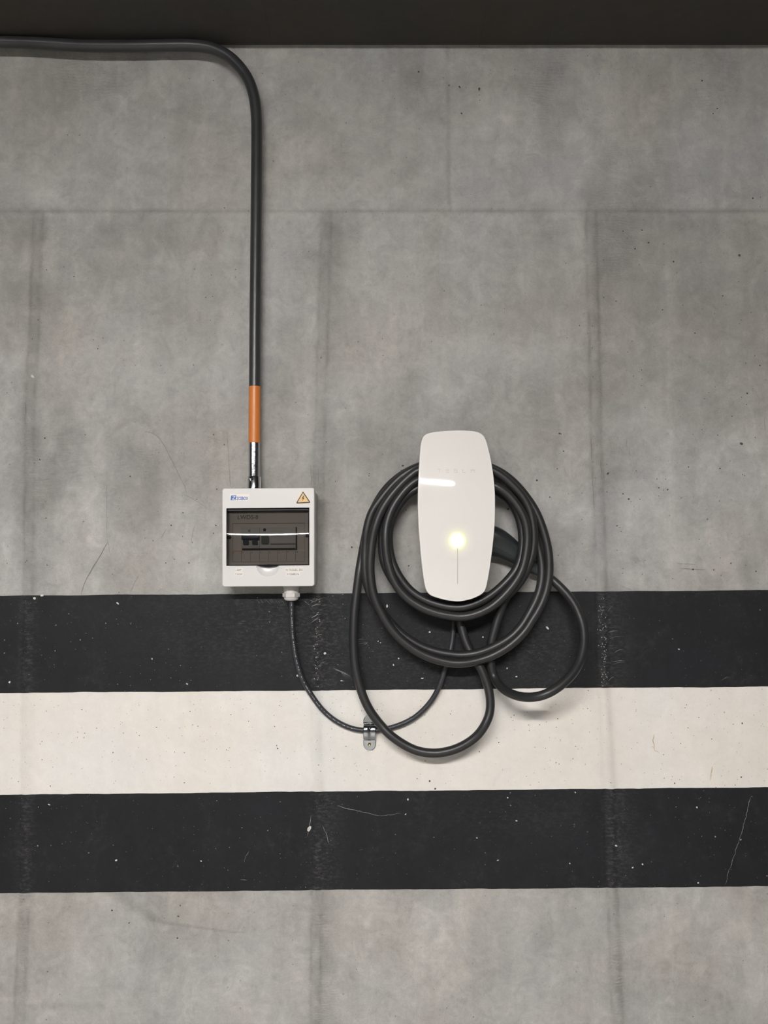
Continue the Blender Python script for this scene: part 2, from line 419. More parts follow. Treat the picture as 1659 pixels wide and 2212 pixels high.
# painted stripes: edge heights traced as pixel pairs (left,right)
def edge_z(X, pl, pr, seed, amp=1.4):
    zl = P(0, pl).z; zr = P(IW, pr).z; xl = P(0, pl).x; xr = P(IW, pr).x
    e = zl + (zr - zl) * (X - xl) / (xr - xl)
    return e + (vnoise(X * 1000, X * 0 + seed * 13.7, 90, 10, seed, 4, .75)) * amp * .0022
xs_s = np.concatenate([xc, np.arange(-.93, .931, .004), -xc[::-1]])
def stripe(name, top, bot, m, zone, off, seed):
    tt = np.concatenate([[0, .004], np.linspace(.02, .98, 46), [.996, 1]])
    def warp(X, V): 
        a = edge_z(X, *top, seed); b = edge_z(X, *bot, seed + 1); return a + (b - a) * V
    return grid_mesh(name, xs_s, tt, m, zone, off, warp, wall)
E1, E2, E3, E4 = (1287, 1274.5), (1497, 1483), (1716, 1700), (1928.5, 1913.5)
ws = stripe('white_stripe', (E2[0] - 3, E2[1] - 3), (E3[0] + 3, E3[1] + 3), M_white, 'w', .0005, 21)
b1 = stripe('black_stripe', E1, E2, M_black, 'b', .0009, 31); b1['label'] = 'upper black painted stripe behind the coiled cable'
b2 = stripe('black_stripe', E3, E4, M_black, 'b', .0009, 41); b2['label'] = 'lower black painted stripe below the white one'
ws['label'] = 'cream white painted stripe between the black ones'

# ---- small marks on the wall: cracks, scrapes, chips, holes, mortar plugs
def onwall(px, py, off=.0012):
    p = P(px, py); h = float(relief(np.array([p.x]), np.array([p.z]))[0]); return Vector((p.x, -(h + off), p.z))
def ribbon(mb, pts, w0, w1=None, jit=.4, off=.0012):
    w1 = w0 if w1 is None else w1
    D_ = [];
    for (x0, y0), (x1, y1) in zip(pts[:-1], pts[1:]):
        m = max(1, int(math.hypot(x1 - x0, y1 - y0) / 6))
        for k in range(m): D_.append((x0 + (x1 - x0) * k / m, y0 + (y1 - y0) * k / m))
    D_.append(pts[-1]); n = len(D_)
    D_ = [(x + random.uniform(-jit, jit) * (0 < i < n - 1), y + random.uniform(-jit, jit) * (0 < i < n - 1)) for i, (x, y) in enumerate(D_)]
    v = []; f = []
    for i, (x, y) in enumerate(D_):
        a = D_[max(i - 1, 0)]; b = D_[min(i + 1, n - 1)]; dx, dy = b[0] - a[0], b[1] - a[1]; l = math.hypot(dx, dy) or 1
        t = i / max(1, n - 1); ww = (w0 + (w1 - w0) * t) * .28 * random.uniform(.6, 1.3) * (0.25 if i in (0, n - 1) else 1)
        v += [onwall(x - dy / l * ww, y + dx / l * ww, off), onwall(x + dy / l * ww, y - dx / l * ww, off)]
    for i in range(n - 1): f.append((2*i, 2*i+1, 2*i+3, 2*i+2))
    mb.add(v, f)
def blob(mb, px, py, r, off=.0012, el=1.0, n=8, ang=None):
    ang = random.uniform(0, 3.14) if ang is None else ang
    v = []
    for k in range(n):
        a = 2 * math.pi * k / n; rr = r * random.uniform(.75, 1.2); x = rr * math.cos(a) * el; y = rr * math.sin(a) / el
        v.append(onwall(px + x * math.cos(ang) - y * math.sin(ang), py + x * math.sin(ang) + y * math.cos(ang), off))
    mb.add(v, [tuple(range(n))])

cr = MB()
for pts, a, b in (
    ([(312, 933), (330, 935), (345, 947), (355, 962), (372, 995), (388, 1028), (400, 1052), (405, 1070)], 1.2, 1.5),
    ([(398, 1068), (430, 1085), (454, 1102)], .8, .6),
    ([(233, 1172), (218, 1200), (200, 1228), (185, 1255), (175, 1284)], 2.2, 1.2), ([(233, 1165), (239, 1200)], 1.5, .6),
    ([(490, 928), (494, 985), (498, 1052)], 1.0, 1.4), ([(361, 1142), (349, 1162)], 1.3, 1), ([(421, 1135), (412, 1176)], 1.4, 1),
    ([(300, 1242), (280, 1282)], 1.2, 1), ([(1354, 945), (1352, 962), (1361, 987), (1358, 965)], 1.3, 1), 
    ([(440, 942), (480, 952)], 1, .8), ([(1276, 945), (1278, 1000)], 1.8, 1.2), ([(1279, 1020), (1283, 1100)], 1.5, 1.2), ([(1296, 995), (1298, 1040)], 1.3, 1.0),
    ([(671, 1005), (673, 1046)], 1.8, 1.2), ([(688, 1010), (688, 1046)], 1.1, .8),
    ([(340, 1280), (230, 1050)][0:1] + [(352, 1270)], .8, .6), ([(1338, 1265), (1365, 1275)], 1.2, .8), ([(1470, 1228), (1525, 1231)], 1.5, 1),
    ([(1650, 905), (1652, 930)], 1.2, 1), ([(56, 865), (57, 900)], 1.2, 1.0),
    ([(1352, 456), (1385, 455)], 1.4, .8),
    ([(1505, 1220), (1460, 1217)], .8, .8), ([(231, 1045), (232, 1165)], .7, .7)):
    if len(pts) > 1: ribbon(cr, pts, a, b)
o = cr.obj('hairline_crack', M_crack, wall, 0); o['kind'] = 'stuff'
sc = MB()
def arcs(cx, cy, L, n, dy, tilt, curve=4, w=1.6):
    for k in range(n):
        y = cy + k * dy + random.uniform(-3, 3); x = cx + random.uniform(-6, 6); l = L * random.uniform(.5, 1.1)
        ribbon(sc, [(x, y), (x + l * .5, y - tilt * .6 - curve * .3), (x + l, y - tilt)], w * random.uniform(.4, 1.3), .6, .5, .0016)
for a in ((676, 1309, 23, 1, 1, 6, 2, 2.4), (674, 1336, 26, 3, 3.5, 9, 2, 1.7), (680, 1379, 18, 1, 1, 7, 2, 2.2), (686, 1436, 26, 1, 1, 11, 2, 2.0),
          (676, 1297, 22, 4, 4, 6, 3, 1.2), (662, 1296, 12, 3, 3, -5, 1, 1.4), (1313, 1324, 20, 1, 1, 14, -3, 1.6), (1318, 1364, 26, 1, 1, 1, 1, 2.0), (1322, 1381, 24, 1, 1, 5, 4, 1.3),
          (1322, 1410, 34, 1, 1, 8, 8, 1.8), (1324, 1428, 30, 3, 4, 3, 3, 1.2), (1318, 1470, 14, 1, 1, 10, 1, 1.3), (774, 1380, 18, 4, 4, 1, 4, 1.6), (782, 1396, 14, 1, 1, 7, -4, 1.6),
          (1555, 1467, 26, 2, 4, 6, 2, 1.0), (520, 1345, 12, 2, 4, 1, 2, .8), (1315, 1340, 14, 5, 9, 2, 1, .8)):
    arcs(*a)
for k in range(16):   # comb-like scratches left of the gland
    x = 556 + k * 4.2 + random.uniform(-1.5, 1.5); y = 1292 + random.uniform(0, 3); ribbon(sc, [(x, y), (x + 4, y + 5), (x + 7, y + random.uniform(7, 12))], .8 * random.uniform(.4, 1), .4, .4, .0016)
for k in range(9):
    r = 40 + k * 3; ribbon(sc, [(712 + r * math.cos(t) * .8, 1470 - 10 + r * .2 - 26 * math.sin(t)) for t in (1.3, .9, .5, .15)], .5, .3, .3, .0016)
for pts in ([(672, 1762), (668, 1785), (664, 1806)], [(697, 1782), (704, 1800), (712, 1822)], [(538, 1838), (532, 1850), (528, 1862)], [(728, 1740), (760, 1748), (820, 1762), (865, 1756)],
            [(520, 1899), (535, 1901)], [(783, 1834), (776, 1836)], [(1620, 1720), (1600, 1800), (1580, 1860), (1565, 1910)]):
    ribbon(sc, pts, 1.6, .8, 1.2, .0016)
for k in range(120):   # flecks running down the form joints
    y = random.uniform(1292, 1482); s = random.choice('mrr'); x = seamx(y, s) + random.gauss(2 if s == 'r' else 8, 4)
    blob(sc, float(x), y, random.uniform(.5, 1.5), .0016, random.uniform(.8, 1.5), 6)
o = sc.obj('scraped_mark', M_scr, wall, 0); o['kind'] = 'stuff'
ch = MB()
for x, y, r in ((255, 1303, 2.5), (702, 1411, 2.6), (643, 1459, 2.6), (836, 1309, 2.8), (861, 1422, 1.6), (928, 1365, 2.2), (1182, 1356, 3), (1043, 1376, 1.8), (912, 1465, 2), (1115, 1461, 2),
                (738, 1470, 1.8), (22, 1473, 2.4), (329, 1423, 1.8), (405, 1477, 2), (1330, 1826, 2.6), (1387, 1866, 2), (1366, 1873, 2), (1504, 1743, 2), (881, 1726, 2), (1115, 1772, 1.8),
                (1030, 1809, 1.5), (1075, 1857, 1.6), (1230, 1864, 1.4), (876, 1758, 1.5), (107, 1737, 2), (252, 1857, 2), (435, 1859, 1.6), (1507, 1928 - 22, 1.8), (1242, 1711, 1.6),
                (1096, 1722, 1.6), (1095, 1443, 1.6), (76, 1292, 3), (92, 1286, 3), (850, 1436, 1.8), (817, 1385, 1.2), (822, 1388, 1.2), (72, 814, 3), (668, 1790, 5), (1465, 1402, 1.7)):
    blob(ch, x, y, r, .0018, random.uniform(1, 1.4))
o = ch.obj('bare_chip', M_chip, wall, 0); o['kind'] = 'stuff'
ho = MB()
for x, y, r in ((904, 156, 4), (993, 189, 4.5), (1035, 193, 5), (997, 246, 4), (970, 185, 3), (1516, 175, 3.5), (1626, 429, 4), (1549, 235, 3), (1540, 246, 2.5), (1596, 552, 5), (1454, 566, 3.5),
                (1371, 538, 3.5), (1400, 525, 4), (102, 584, 2.5), (212, 754, 2.5), (203, 735, 2.2), (223, 731, 2), (98, 947, 3), (87, 993, 3), (282, 1029, 3), (1208, 937, 4), (1217, 975, 3),
                (1312, 1023, 5), (1600, 959, 6), (1422, 1054, 3), (1441, 1058, 3.5), (1345, 1067, 3), (1357, 1078, 4), (1332, 1136, 3), (1486, 1009, 3), (1554, 1012, 3), (1211, 938, 3), (1187, 1074, 3),
                (760, 1182, 4), (870, 1006, 4.5), (867, 1017, 3), (1097, 1100, 4.5), (1159, 1038, 4), (1203, 1013, 2.6), (798, 1023, 2.4), (797, 1028, 2), (877, 1102, 2.6), (883, 1222, 3.5), (462, 939, 3),
                (485, 961, 2.5), (469, 1057, 2.5), (467, 1135, 3), (462, 1152, 3), (371, 1135, 3), (409, 1216, 3), (359, 1216, 2.5), (244, 1240, 2), (103, 1221, 2.5), (1578, 1217, 3.5), (1541, 1231, 3),
                (1632, 1234, 3.2), (1496, 1230, 4), (705, 955, 2.4), (725, 1040, 2.2), (1602, 1562, 3.5), (1270, 1491, 2), (1204, 1552, 2.5), (1165, 1565, 2), (1600, 1678, 3), (1456, 1691, 3),
                (928, 1686, 4), (399, 1690, 2.4), (110, 1697, 2.4), (940, 1703, 4), (600, 1616, 3), (598, 1610, 2.6), (245, 1625, 2.6), (1035, 1623, 2.5), (1077, 1603, 2.6), (1452, 1250, 2.2),
                (1545, 1700, 2), (1332, 1189, 2), (1613, 850, 4), (1640, 790, 3), (1386, 498, 3.5), (1345, 500, 3), (1560, 640, 3), (1430, 670, 3), (1500, 720, 3), (1385, 800, 2.5), (1580, 900, 2.5),
                (390, 1955 - 0, 3), (384, 2025, 4), (386, 1978, 4), (243, 1965, 4), (280, 1992, 3)):
    blob(ho, x, y, r * .52, .0018, random.uniform(.9, 1.35))
ph = MB()
for k in range(430):   # fine pin holes of the cream stripe and the concrete
    if k < 260: x = random.uniform(0, 1659); y = random.uniform(1505, 1695); blob(ph, x, y, random.choice((.6, .7, .8, .9, 1.2)), .0018, random.uniform(.9, 1.4), 6)
    else: x = random.choice((random.uniform(0, 480), random.uniform(1200, 1659), random.uniform(1330, 1659))); y = random.uniform(470, 1270); blob(ho, x, y, random.choice((.5, .6, .8, 1.1)), .0018, random.uniform(.9, 1.6), 6)
o = ph.obj('paint_pin_hole', mat('paint_pin_hole', (.20, .17, .14), .9), ws, 0); o['kind'] = 'stuff'
o = ho.obj('blow_hole', M_hole, wall, 0); o['kind'] = 'stuff'
def plug(px, py, r, m, ring=True, dome=.0012, depth=0):
    mb = MB(); n = 24; v = [onwall(px, py, .0018 + dome)]; f = []
    prof = ((.5, dome), (.8, dome * .8), (.9, -.0004), (1.0, .0012), (1.12, 0)) if ring else ((.5, dome), (.85, dome * .6), (1, 0))
    for rr, hh in prof:
        for k in range(n):
            a = 2 * math.pi * k / n; q = r * rr * (1 + .06 * math.sin(3 * a + px) + .03 * math.sin(7 * a)); v.append(onwall(px + q * math.cos(a), py + q * math.sin(a), .0014 + hh))
    for k in range(n): f.append((0, 1 + k, 1 + (k + 1) % n))
    for j in range(len(prof) - 1):
        for k in range(n): f.append((1 + j*n + k, 1 + j*n + (k+1) % n, 1 + (j+1)*n + (k+1) % n, 1 + (j+1)*n + k))
    return mb.obj('tie_hole_plug', m, wall, 60)
plug(97, 789, 9, M_plugd); plug(49, 832, 4, M_plugd); plug(943, 248, 9, M_plugd); plug(714, 1223, 9, M_plug); plug(342, 243, 5, M_plug); plug(1234, 955, 9, M_plug)
plug(703, 1667, 12, M_plugw, dome=.0022); plug(653, 1665, 17, M_plugw, dome=.0006); plug(78, 1667, 14, M_plugw, dome=.0018); plug(1334, 1674, 14, M_plugw); plug(1460, 920, 4, M_plugd)
ru = MB()
ribbon(ru, [(1412, 1585), (1410, 1600), (1414, 1620), (1424, 1627)], 5, 2.5, 1.5); ribbon(ru, [(1538, 1655), (1535, 1672), (1533, 1686)], 6, 3, 1.5)
o = ru.obj('rust_smear', M_rust, wall, 0); o['kind'] = 'stuff'

# ------------------------------------------------------------ ceiling (slab with a dropped beam along the wall) and floor
BE = .36
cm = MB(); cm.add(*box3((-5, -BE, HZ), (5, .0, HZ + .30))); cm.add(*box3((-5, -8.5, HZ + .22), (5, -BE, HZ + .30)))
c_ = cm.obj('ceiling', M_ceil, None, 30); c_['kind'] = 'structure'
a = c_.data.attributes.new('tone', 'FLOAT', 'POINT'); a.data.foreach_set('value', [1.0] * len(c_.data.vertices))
fm = MB(); fm.add(*box3((-5, -8.5, FLOOR - .1), (5, 0.0, FLOOR))); f_ = fm.obj('floor', M_floor); f_['kind'] = 'structure'
a = f_.data.attributes.new('tone', 'FLOAT', 'POINT'); a.data.foreach_set('value', [1.0] * len(f_.data.vertices))

# ------------------------------------------------------------ batten lamp (behind the camera, lights the wall and shows as the streak in the gloss) and an added fill lamp
for LP_, lab in ((LAMP, 'nearer batten lamp on the ceiling, mirrored as the bright streak in the smoked window'),
                 (FILL_LAMP, 'added fill lamp, unseen, farther from the wall and off to the left')):
    lx0, lx1, ly, lz, lw, lh = (LP_[k] for k in ('x0', 'x1', 'y', 'z', 'w', 'h'))
    lt = thing('ceiling_lamp', lab, 'lamp', ((lx0 + lx1) / 2, ly, HZ + .22))
    h1 = MB(); h1.add(*box3((lx0 - .02, ly - lw / 2 - .005, lz + lh), (lx1 + .02, ly + lw / 2 + .005, HZ + .219))); h1.obj('lamp_housing', M_lampbody, lt)
    h2 = MB(); h2.add(*box3((lx0, ly - lw / 2, lz), (lx1, ly + lw / 2, lz + lh - .0005))); h2.obj('diffuser', M_diff, lt)

# ------------------------------------------------------------ conduit
cd = .030
ct = thing('conduit_pipe', 'black painted steel conduit bending down to the white breaker box, orange band near its end', 'pipe', P(550, 1053, cd))
blk = path([(-260, 90, cd), (-120, 90, cd), (0, 90.5, cd), (60, 92, cd), (110, 95, cd), (160, 98, cd), (200, 99.5, cd), (280, 99.5, cd), (358, 98.5, cd), (400, 98, cd), (430, 99.5, cd), (460, 105, cd),
            (493, 121, cd), (521, 148, cd), (538, 175, cd), (548, 205, cd), (552.5, 235, cd), (554.5, 265, cd), (554, 400, cd), (552.5, 550, cd), (551, 700, cd), (550.2, 835, cd)], .006, .006)
tube(blk, .0118, 24).obj('painted_pipe', M_pipe, ct, 50)
tube(path([(550.2, 835.5, cd), (549.8, 900, cd), (549.5, 957, cd)], .01, 0), .0121, 32).obj('orange_band', M_orange, ct, 50)
tube(path([(549.5, 957.2, cd), (549.4, 1000, cd), (549.3, 1045, cd)], .006, 0), .0118, 32).obj('bare_steel_end', M_galv, ct, 50)
q0 = P(549.3, 1029, cd); q1 = P(549.3, 1062, cd)
lathe(q0.x, -cd, [(q1.z - .002, .0136), (q0.z - .0012, .0136), (q0.z, .0126)], 32).obj('box_connector', M_zinc, ct, 40)
cn = bpy.data.objects['box_connector']
sv = MB()
for zz, r0 in ((0, .0042), (.0022, .0040), (.0030, .0026)):
    pass
c0 = P(542.5, 1036.5, cd + .013)
n = 12; v = []; f = []
for dd, r in ((-.003, .0042), (.0022, .0042), (.003, .0032), (.0018, .0010)):
    for k in range(n): v.append((c0.x + r * math.cos(2*math.pi*k/n) - dd * .45, c0.y - dd, c0.z + r * math.sin(2*math.pi*k/n)))
for j in range(3):
    for k in range(n): f.append((j*n+k, j*n+(k+1)%n, (j+1)*n+(k+1)%n, (j+1)*n+k))
f.append(tuple(3*n+k for k in range(n))); sv.add(v, f); sv.obj('set_screw', M_zinc, cn, 30)
for xx in (536.4, 561.2): prism([(xx - 1.4, 1030), (xx + 1.4, 1030), (xx + 1.4, 1056), (xx - 1.4, 1056)], cd + .004, cd - .004).obj('connector_flange', M_gland, cn)

# ------------------------------------------------------------ breaker box
FD = .076
bt = thing('breaker_box', 'square white plastic breaker box with a smoked window, mounted on the concrete wall', 'electrical box', P(580, 1160, 0))
def skew(pts):   # slight lean of the box: right side sits ~1.5 px higher
    return [(x, y - (x - 580) * .0075) for x, y in pts]
# housing behind the front
prism(skew(rrect(484.5, 1061.5, 681.3, 1261.0, 6)), .052, .0015, bevel=.003).obj('back_housing', M_boxg, bt, 30)
# front cover: frame with window and thumb notch cut out
outer = skew(rrect(479.6, 1054.2, 679.2, 1267, 5, 6))
def arc(cx, cy, rx, ry, a0, a1, n): return [(cx + rx * math.cos(math.radians(a0 + (a1 - a0) * k / n)), cy + ry * math.sin(math.radians(a0 + (a1 - a0) * k / n))) for k in range(n + 1)]
nx0, nx1, ny, nb = 553.5, 604, 1221.5, 24
notch = arc((nx0 + nx1) / 2, ny, (nx1 - nx0) / 2, nb, 0, 180, 18)
inner = [(488.7, 1097), (668.2, 1097), (668.2, ny)] + notch + [(488.7, ny)]
inner = skew(inner)
fb = bmesh.new()
def loopadd(pts, d):
    vs = [fb.verts.new(P(x, y, d)) for x, y in pts]; return vs, [fb.edges.new((vs[i], vs[(i + 1) % len(vs)])) for i in range(len(vs))]
cen = P(580, 1160, FD)
bo = [(x + (580 - x) * .012, y + (1160 - y) * .012) for x, y in outer]
v1, e1 = loopadd(bo, FD); v2, e2 = loopadd(inner, FD)
bmesh.ops.triangle_fill(fb, use_beauty=True, use_dissolve=False, edges=e1 + e2)
A = [P(x, y, FD) for x, y in outer]
prev = v1
for k, dd in ((.5, .0006), (1, .0022)):
    ring = [fb.verts.new((b_.co.x + (a_.x - b_.co.x) * k, -(FD - dd), b_.co.z + (a_.z - b_.co.z) * k)) for a_, b_ in zip(A, v1)]
    for i in range(len(ring)):
        j = (i + 1) % len(ring); fb.faces.new((prev[i], prev[j], ring[j], ring[i]))
    prev = ring
ring = [fb.verts.new((a_.x, -.0535, a_.z)) for a_ in A]
for i in range(len(ring)):
    j = (i + 1) % len(ring); fb.faces.new((prev[i], prev[j], ring[j], ring[i]))
back = [fb.verts.new((q.co.x, -.056, q.co.z)) for q in v2]
for i in range(len(v2)):
    j = (i + 1) % len(v2); fb.faces.new((v2[i], v2[j], back[j], back[i]))
fb.verts.ensure_lookup_table(); fb.verts.index_update()
vv = [q.co.copy() for q in fb.verts]; ff = [tuple(x.index for x in q.verts) for q in fb.faces]; fb.free()
front = obj('front_cover', vv, ff, M_boxw, bt, 40)
# thumb notch bowl
nb_ = MB(); v = []; f = []; n = 24; R = 7
ncx = (nx0 + nx1) / 2
for j in range(R + 1):
    s = j / R
    for k in range(n + 1):
        a = math.pi * k / n; x = ncx + (nx1 - nx0) / 2 * s * math.cos(a); y = ny + nb * s * math.sin(a)
        (x, y), = skew([(x, y)]); dd = FD - .0005 - .0075 * (1 - s ** 3)
        w_ = P(x, y, FD); v.append((w_.x, -dd, w_.z))
for j in range(R):
    for k in range(n): f.append((j*(n+1)+k, j*(n+1)+k+1, (j+1)*(n+1)+k+1, (j+1)*(n+1)+k))
nb_.add(v, f); nb_.obj('thumb_notch', M_boxw, front, 80)
# inner panel
ID = .054
panel = prism(skew([(486, 1092), (670, 1092), (670, 1226), (486, 1226)]), ID, ID - .002).obj('inner_panel', M_inner, bt)
def flat(name, pts, d, m, parent, th=.0004, sk=True):
    return prism(skew(pts) if sk else pts, d, d - th).obj(name, m, parent, 0)
# raised frame of the breaker slot and number tabs
lines = MB()
def ln(x0, y0, x1, y1, d=ID + .0006): prism(skew([(x0, y0), (x1, y0), (x1, y1), (x0, y1)]), d, d - .0006, lines)
for k in range(7): ln(521.5 + k * 19.45 - .35, 1190, 521.5 + k * 19.45 + .35, 1213.5)
ln(501.6, 1130, 658, 1130.9); ln(501.6, 1130, 502.3, 1213); ln(657.4, 1130, 658, 1213)
ln(501.6, 1213, 658, 1213.6)
lines.obj('moulded_line', M_line, panel, 0)
flat('tab_edge', [(501.6, 1188.6), (658, 1188.6), (658, 1190), (501.6, 1190)], ID + .001, M_boxw, panel)
flat('orange_edge', [(501.6, 1188.8), (528, 1188.8), (528, 1190.2), (501.6, 1190.2)], ID + .0014, mat('warm_edge', (.75, .42, .22), .5), panel)
for x, y in ((496, 1160), (663.3, 1158)):
    flat('panel_screw', arc(x, y, 3.7, 3.7, 0, 345, 15), ID + .0014, M_dark, panel)
# hinge bar across the window's top and dark side gaps
prism(skew([(489.5, 1097.5), (667.5, 1097.5), (667.5, 1102.5), (489.5, 1102.5)]), .068, .060).obj('hinge_bar', M_dark, bt)
# breakers sit inside the box
bk = thing('circuit_breaker', 'grey two pole circuit breaker behind the smoked window of the breaker box', 'circuit breaker', P(580, 1165, ID))
BD = ID + .0035
prism(skew(rrect(521, 1139, 640, 1187, 1)), BD, ID + .0001).obj('breaker_body', M_breaker, bk)
prism(skew([(523, 1184), (638, 1184), (638, 1187.5), (523, 1187.5)]), BD + .0008, BD).obj('lower_shade', M_dark, bk)  # dark strip painted for the shadow along the breaker's lower edge
prism(skew([(638.5, 1139), (641, 1139), (641, 1187), (638.5, 1187)]), BD + .0006, BD - .003).obj('side_gap', M_dark, bk)
prism(skew(rrect(521, 1155.5, 559.5, 1165, 1.5)), BD + .0065, BD, bevel=.001).obj('switch_bridge', M_lever, bk)
for x in (525, 544.5): prism(skew(rrect(x, 1164, x + 11.5, 1176, 1.2)), BD + .005, BD).obj('switch_toggle', M_lever, bk)
prism(skew(rrect(564.5, 1157.5, 580, 1174.5, 1.5)), BD + .004, BD).obj('test_button', M_green, bk)
flat('indicator_dot', arc(571.5, 1144.5, 3.4, 3.4, 0, 345, 15), BD + .0006, M_dark, bk)
dl = MB()
for x0, y0, x1, y1 in ((560.2, 1140, 560.9, 1187), (540.4, 1140, 540.9, 1156), (584, 1159.2, 638, 1159.8), (584, 1147, 612, 1147.5), (584, 1174, 638, 1177), (536, 1144, 540, 1149), (585, 1152.6, 589, 1153.6), (521, 1181, 560, 1181.5)):
    prism(skew([(x0, y0), (x1, y0), (x1, y1), (x0, y1)]), BD + .0005, BD, dl)
dl.obj('printed_line', M_inkg, bk, 0)
for x in (539, 557): flat('white_mark', rrect(x - 2, 1165.5, x + 2, 1171, 1), BD + .0006, M_boxw, bk)
# smoked window, bulging: steep at the top edge, crest two thirds down
wv = MB(); v = []; f = []; NU, NV = 24, 40
wx0, wx1, wy0, wy1 = 489.6, 667.2, 1098.5, 1221.6
def wprof(vv_):  # depth in m as function of px below top
    v0 = 90.0; return .062 + .000955 * (.40 * (vv_ - vv_ * vv_ / (2 * v0)))
for j in range(NV + 1):
    yy = (wy1 - wy0) * j / NV
    for i in range(NU + 1):
        s = i / NU; x = wx0 + (wx1 - wx0) * s
        sag = 1.0 * (1 - (2 * s - 1) ** 2)
        (x2, y2), = skew([(x, wy0 + yy)]); w_ = P(x2, y2, FD); v.append((w_.x, -(wprof(yy) + .0004 * sag + .00001 * yy * sag), w_.z))
for j in range(NV):
    for i in range(NU): a0 = j*(NU+1)+i; f.append((a0, a0+1, a0+NU+2, a0+NU+1))
# turned-in side walls of the cover
n0 = len(v)
for i_side in (0, NU):
    base = len(v)
    for j in range(NV + 1):
        q = v[j*(NU+1)+i_side]; v.append((q[0], -.058, q[2]))
    for j in range(NV): f.append((j*(NU+1)+i_side, (j+1)*(NU+1)+i_side, base+j+1, base+j))
wv.add(v, f); win = wv.obj('smoked_window', M_smoke, bt, 40)
M_edge = mat('smoked_edge_dark', (.012, .013, .02), .15)
ed = MB()
for x0, y0, x1, y1 in ((488.9, 1098, 491.2, 1222.3), (666.0, 1098, 668.0, 1222.3), (488.9, 1219.6, 668, 1222.3), (488.9, 1097.2, 668, 1099.4)):
    prism(skew([(x0, y0), (x1, y0), (x1, y1), (x0, y1)]), .0735 if y0 > 1200 else .070, .060, ed)
ed.obj('window_edge', M_edge, win, 0)
flat('window_tab', [(556, 1220.8), (570, 1219.6), (580, 1219.2), (590, 1219.6), (603, 1220.8), (598, 1223.6), (580, 1225), (562, 1223.6)], FD - .0005, M_edge, win, .004)

# ---- lettering
def text_verts(s, font_space=1.0, bold=.012):
    cu = bpy.data.curves.new('t', 'FONT'); cu.body = s; cu.space_character = font_space; cu.offset = bold; cu.resolution_u = 3
    o = bpy.data.objects.new('t', cu); S.collection.objects.link(o); dg = bpy.context.evaluated_depsgraph_get(); dg.update()
    me = bpy.data.meshes.new_from_object(o.evaluated_get(dg)); v = [tuple(q.co) for q in me.vertices]; f = [tuple(p.vertices) for p in me.polygons]
    bpy.data.objects.remove(o); bpy.data.curves.remove(cu); bpy.data.meshes.remove(me)
    xs = [q[0] for q in v]; ys = [q[1] for q in v]
    return [((x - min(xs)) / (max(xs) - min(xs)), (y - min(ys)) / (max(ys) - min(ys))) for x, y, _ in v], f
def text(name, s, x0, y0, x1, y1, d, m, parent, space=1.0, shear=0.0, sk=True, bold=.012):
    tv, tf = text_verts(s, space, bold)
    pts = [(x0 + (x1 - x0) * u + shear * t, y1 - (y1 - y0) * t) for u, t in tv]
    if sk: pts = skew(pts)
    return obj(name, [P(x, y, d) for x, y in pts], tf, m, parent, 0)
SD = FD + .0003
st = flat('brand_sticker', rrect(496.5, 1067, 538.5, 1081.2, 1), SD, M_sticker, front, .0002)
flat('sticker_emblem', [(499.5, 1069.6), (510.3, 1069.4), (509.2, 1079.8), (497.9, 1080.2), (498.6, 1073.4)], SD + .0002, M_blue, st, .0001)
text('emblem_letter', 'Z', 500.6, 1071.0, 508.2, 1078.4, SD + .0004, M_sticker, st, shear=1.2)
text('sticker_lettering', 'ZCEBOX', 510.6, 1072.6, 536.2, 1079.8, SD + .0004, M_blue, st, bold=.03)
wst = flat('warning_sticker', [(640, 1063), (670, 1063), (671, 1089), (640, 1090)], SD, M_stick2, front, .0002)
flat('warning_triangle_border', [(654.6, 1061.8), (670.3, 1085.2), (668.8, 1087.2), (641, 1088.3), (640.2, 1086)], SD + .0003, M_ink, wst, .0001)
flat('warning_triangle', [(654.5, 1065.2), (667.6, 1084.8), (642.6, 1085.9)], SD + .0005, M_amber, wst, .0001)
flat('lightning_bolt', [(655.5, 1071.2), (651.6, 1077.6), (654.4, 1077.4), (652.6, 1083.2), (657.8, 1075.6), (655.0, 1075.8), (657.6, 1071.2)], SD + .0007, M_ink, wst, .0001)
for nm, s, bx, tx in (('voltage_label', '220V', (509.5, 1226.0, 523.5, 1234.2), (511.2, 1228.2, 521.8, 1232.4)),
                      ('power_label', '7.5 KW', (507, 1235.6, 524.6, 1243.8), (508.2, 1237.8, 523.4, 1242.2)),
                      ('installer_label', 'IA TICELEC SAS', (616, 1226.8, 655, 1235.4), (617.4, 1228.8, 653.8, 1233.4)),
                      ('number_label', '3132688216', (618, 1236.4, 647.5, 1245.0), (619.8, 1238.4, 646, 1243.0))):
    l_ = flat(nm, rrect(*bx, .6), SD, M_sticker, front, .0002); text('label_print', s, *tx, SD + .0003, M_inkg, l_)
text('panel_lettering', 'LWDS-8', 513.8, 1112.4, 557.6, 1121.2, ID + .0006, M_letd, panel, bold=0.0)
for k in range(8): text('slot_number', str(k + 1), 504.2 + k * 19.55, 1191.8, (505.9 if k else 504.9) + k * 19.55, 1194.6, ID + .0012, M_dark, panel)

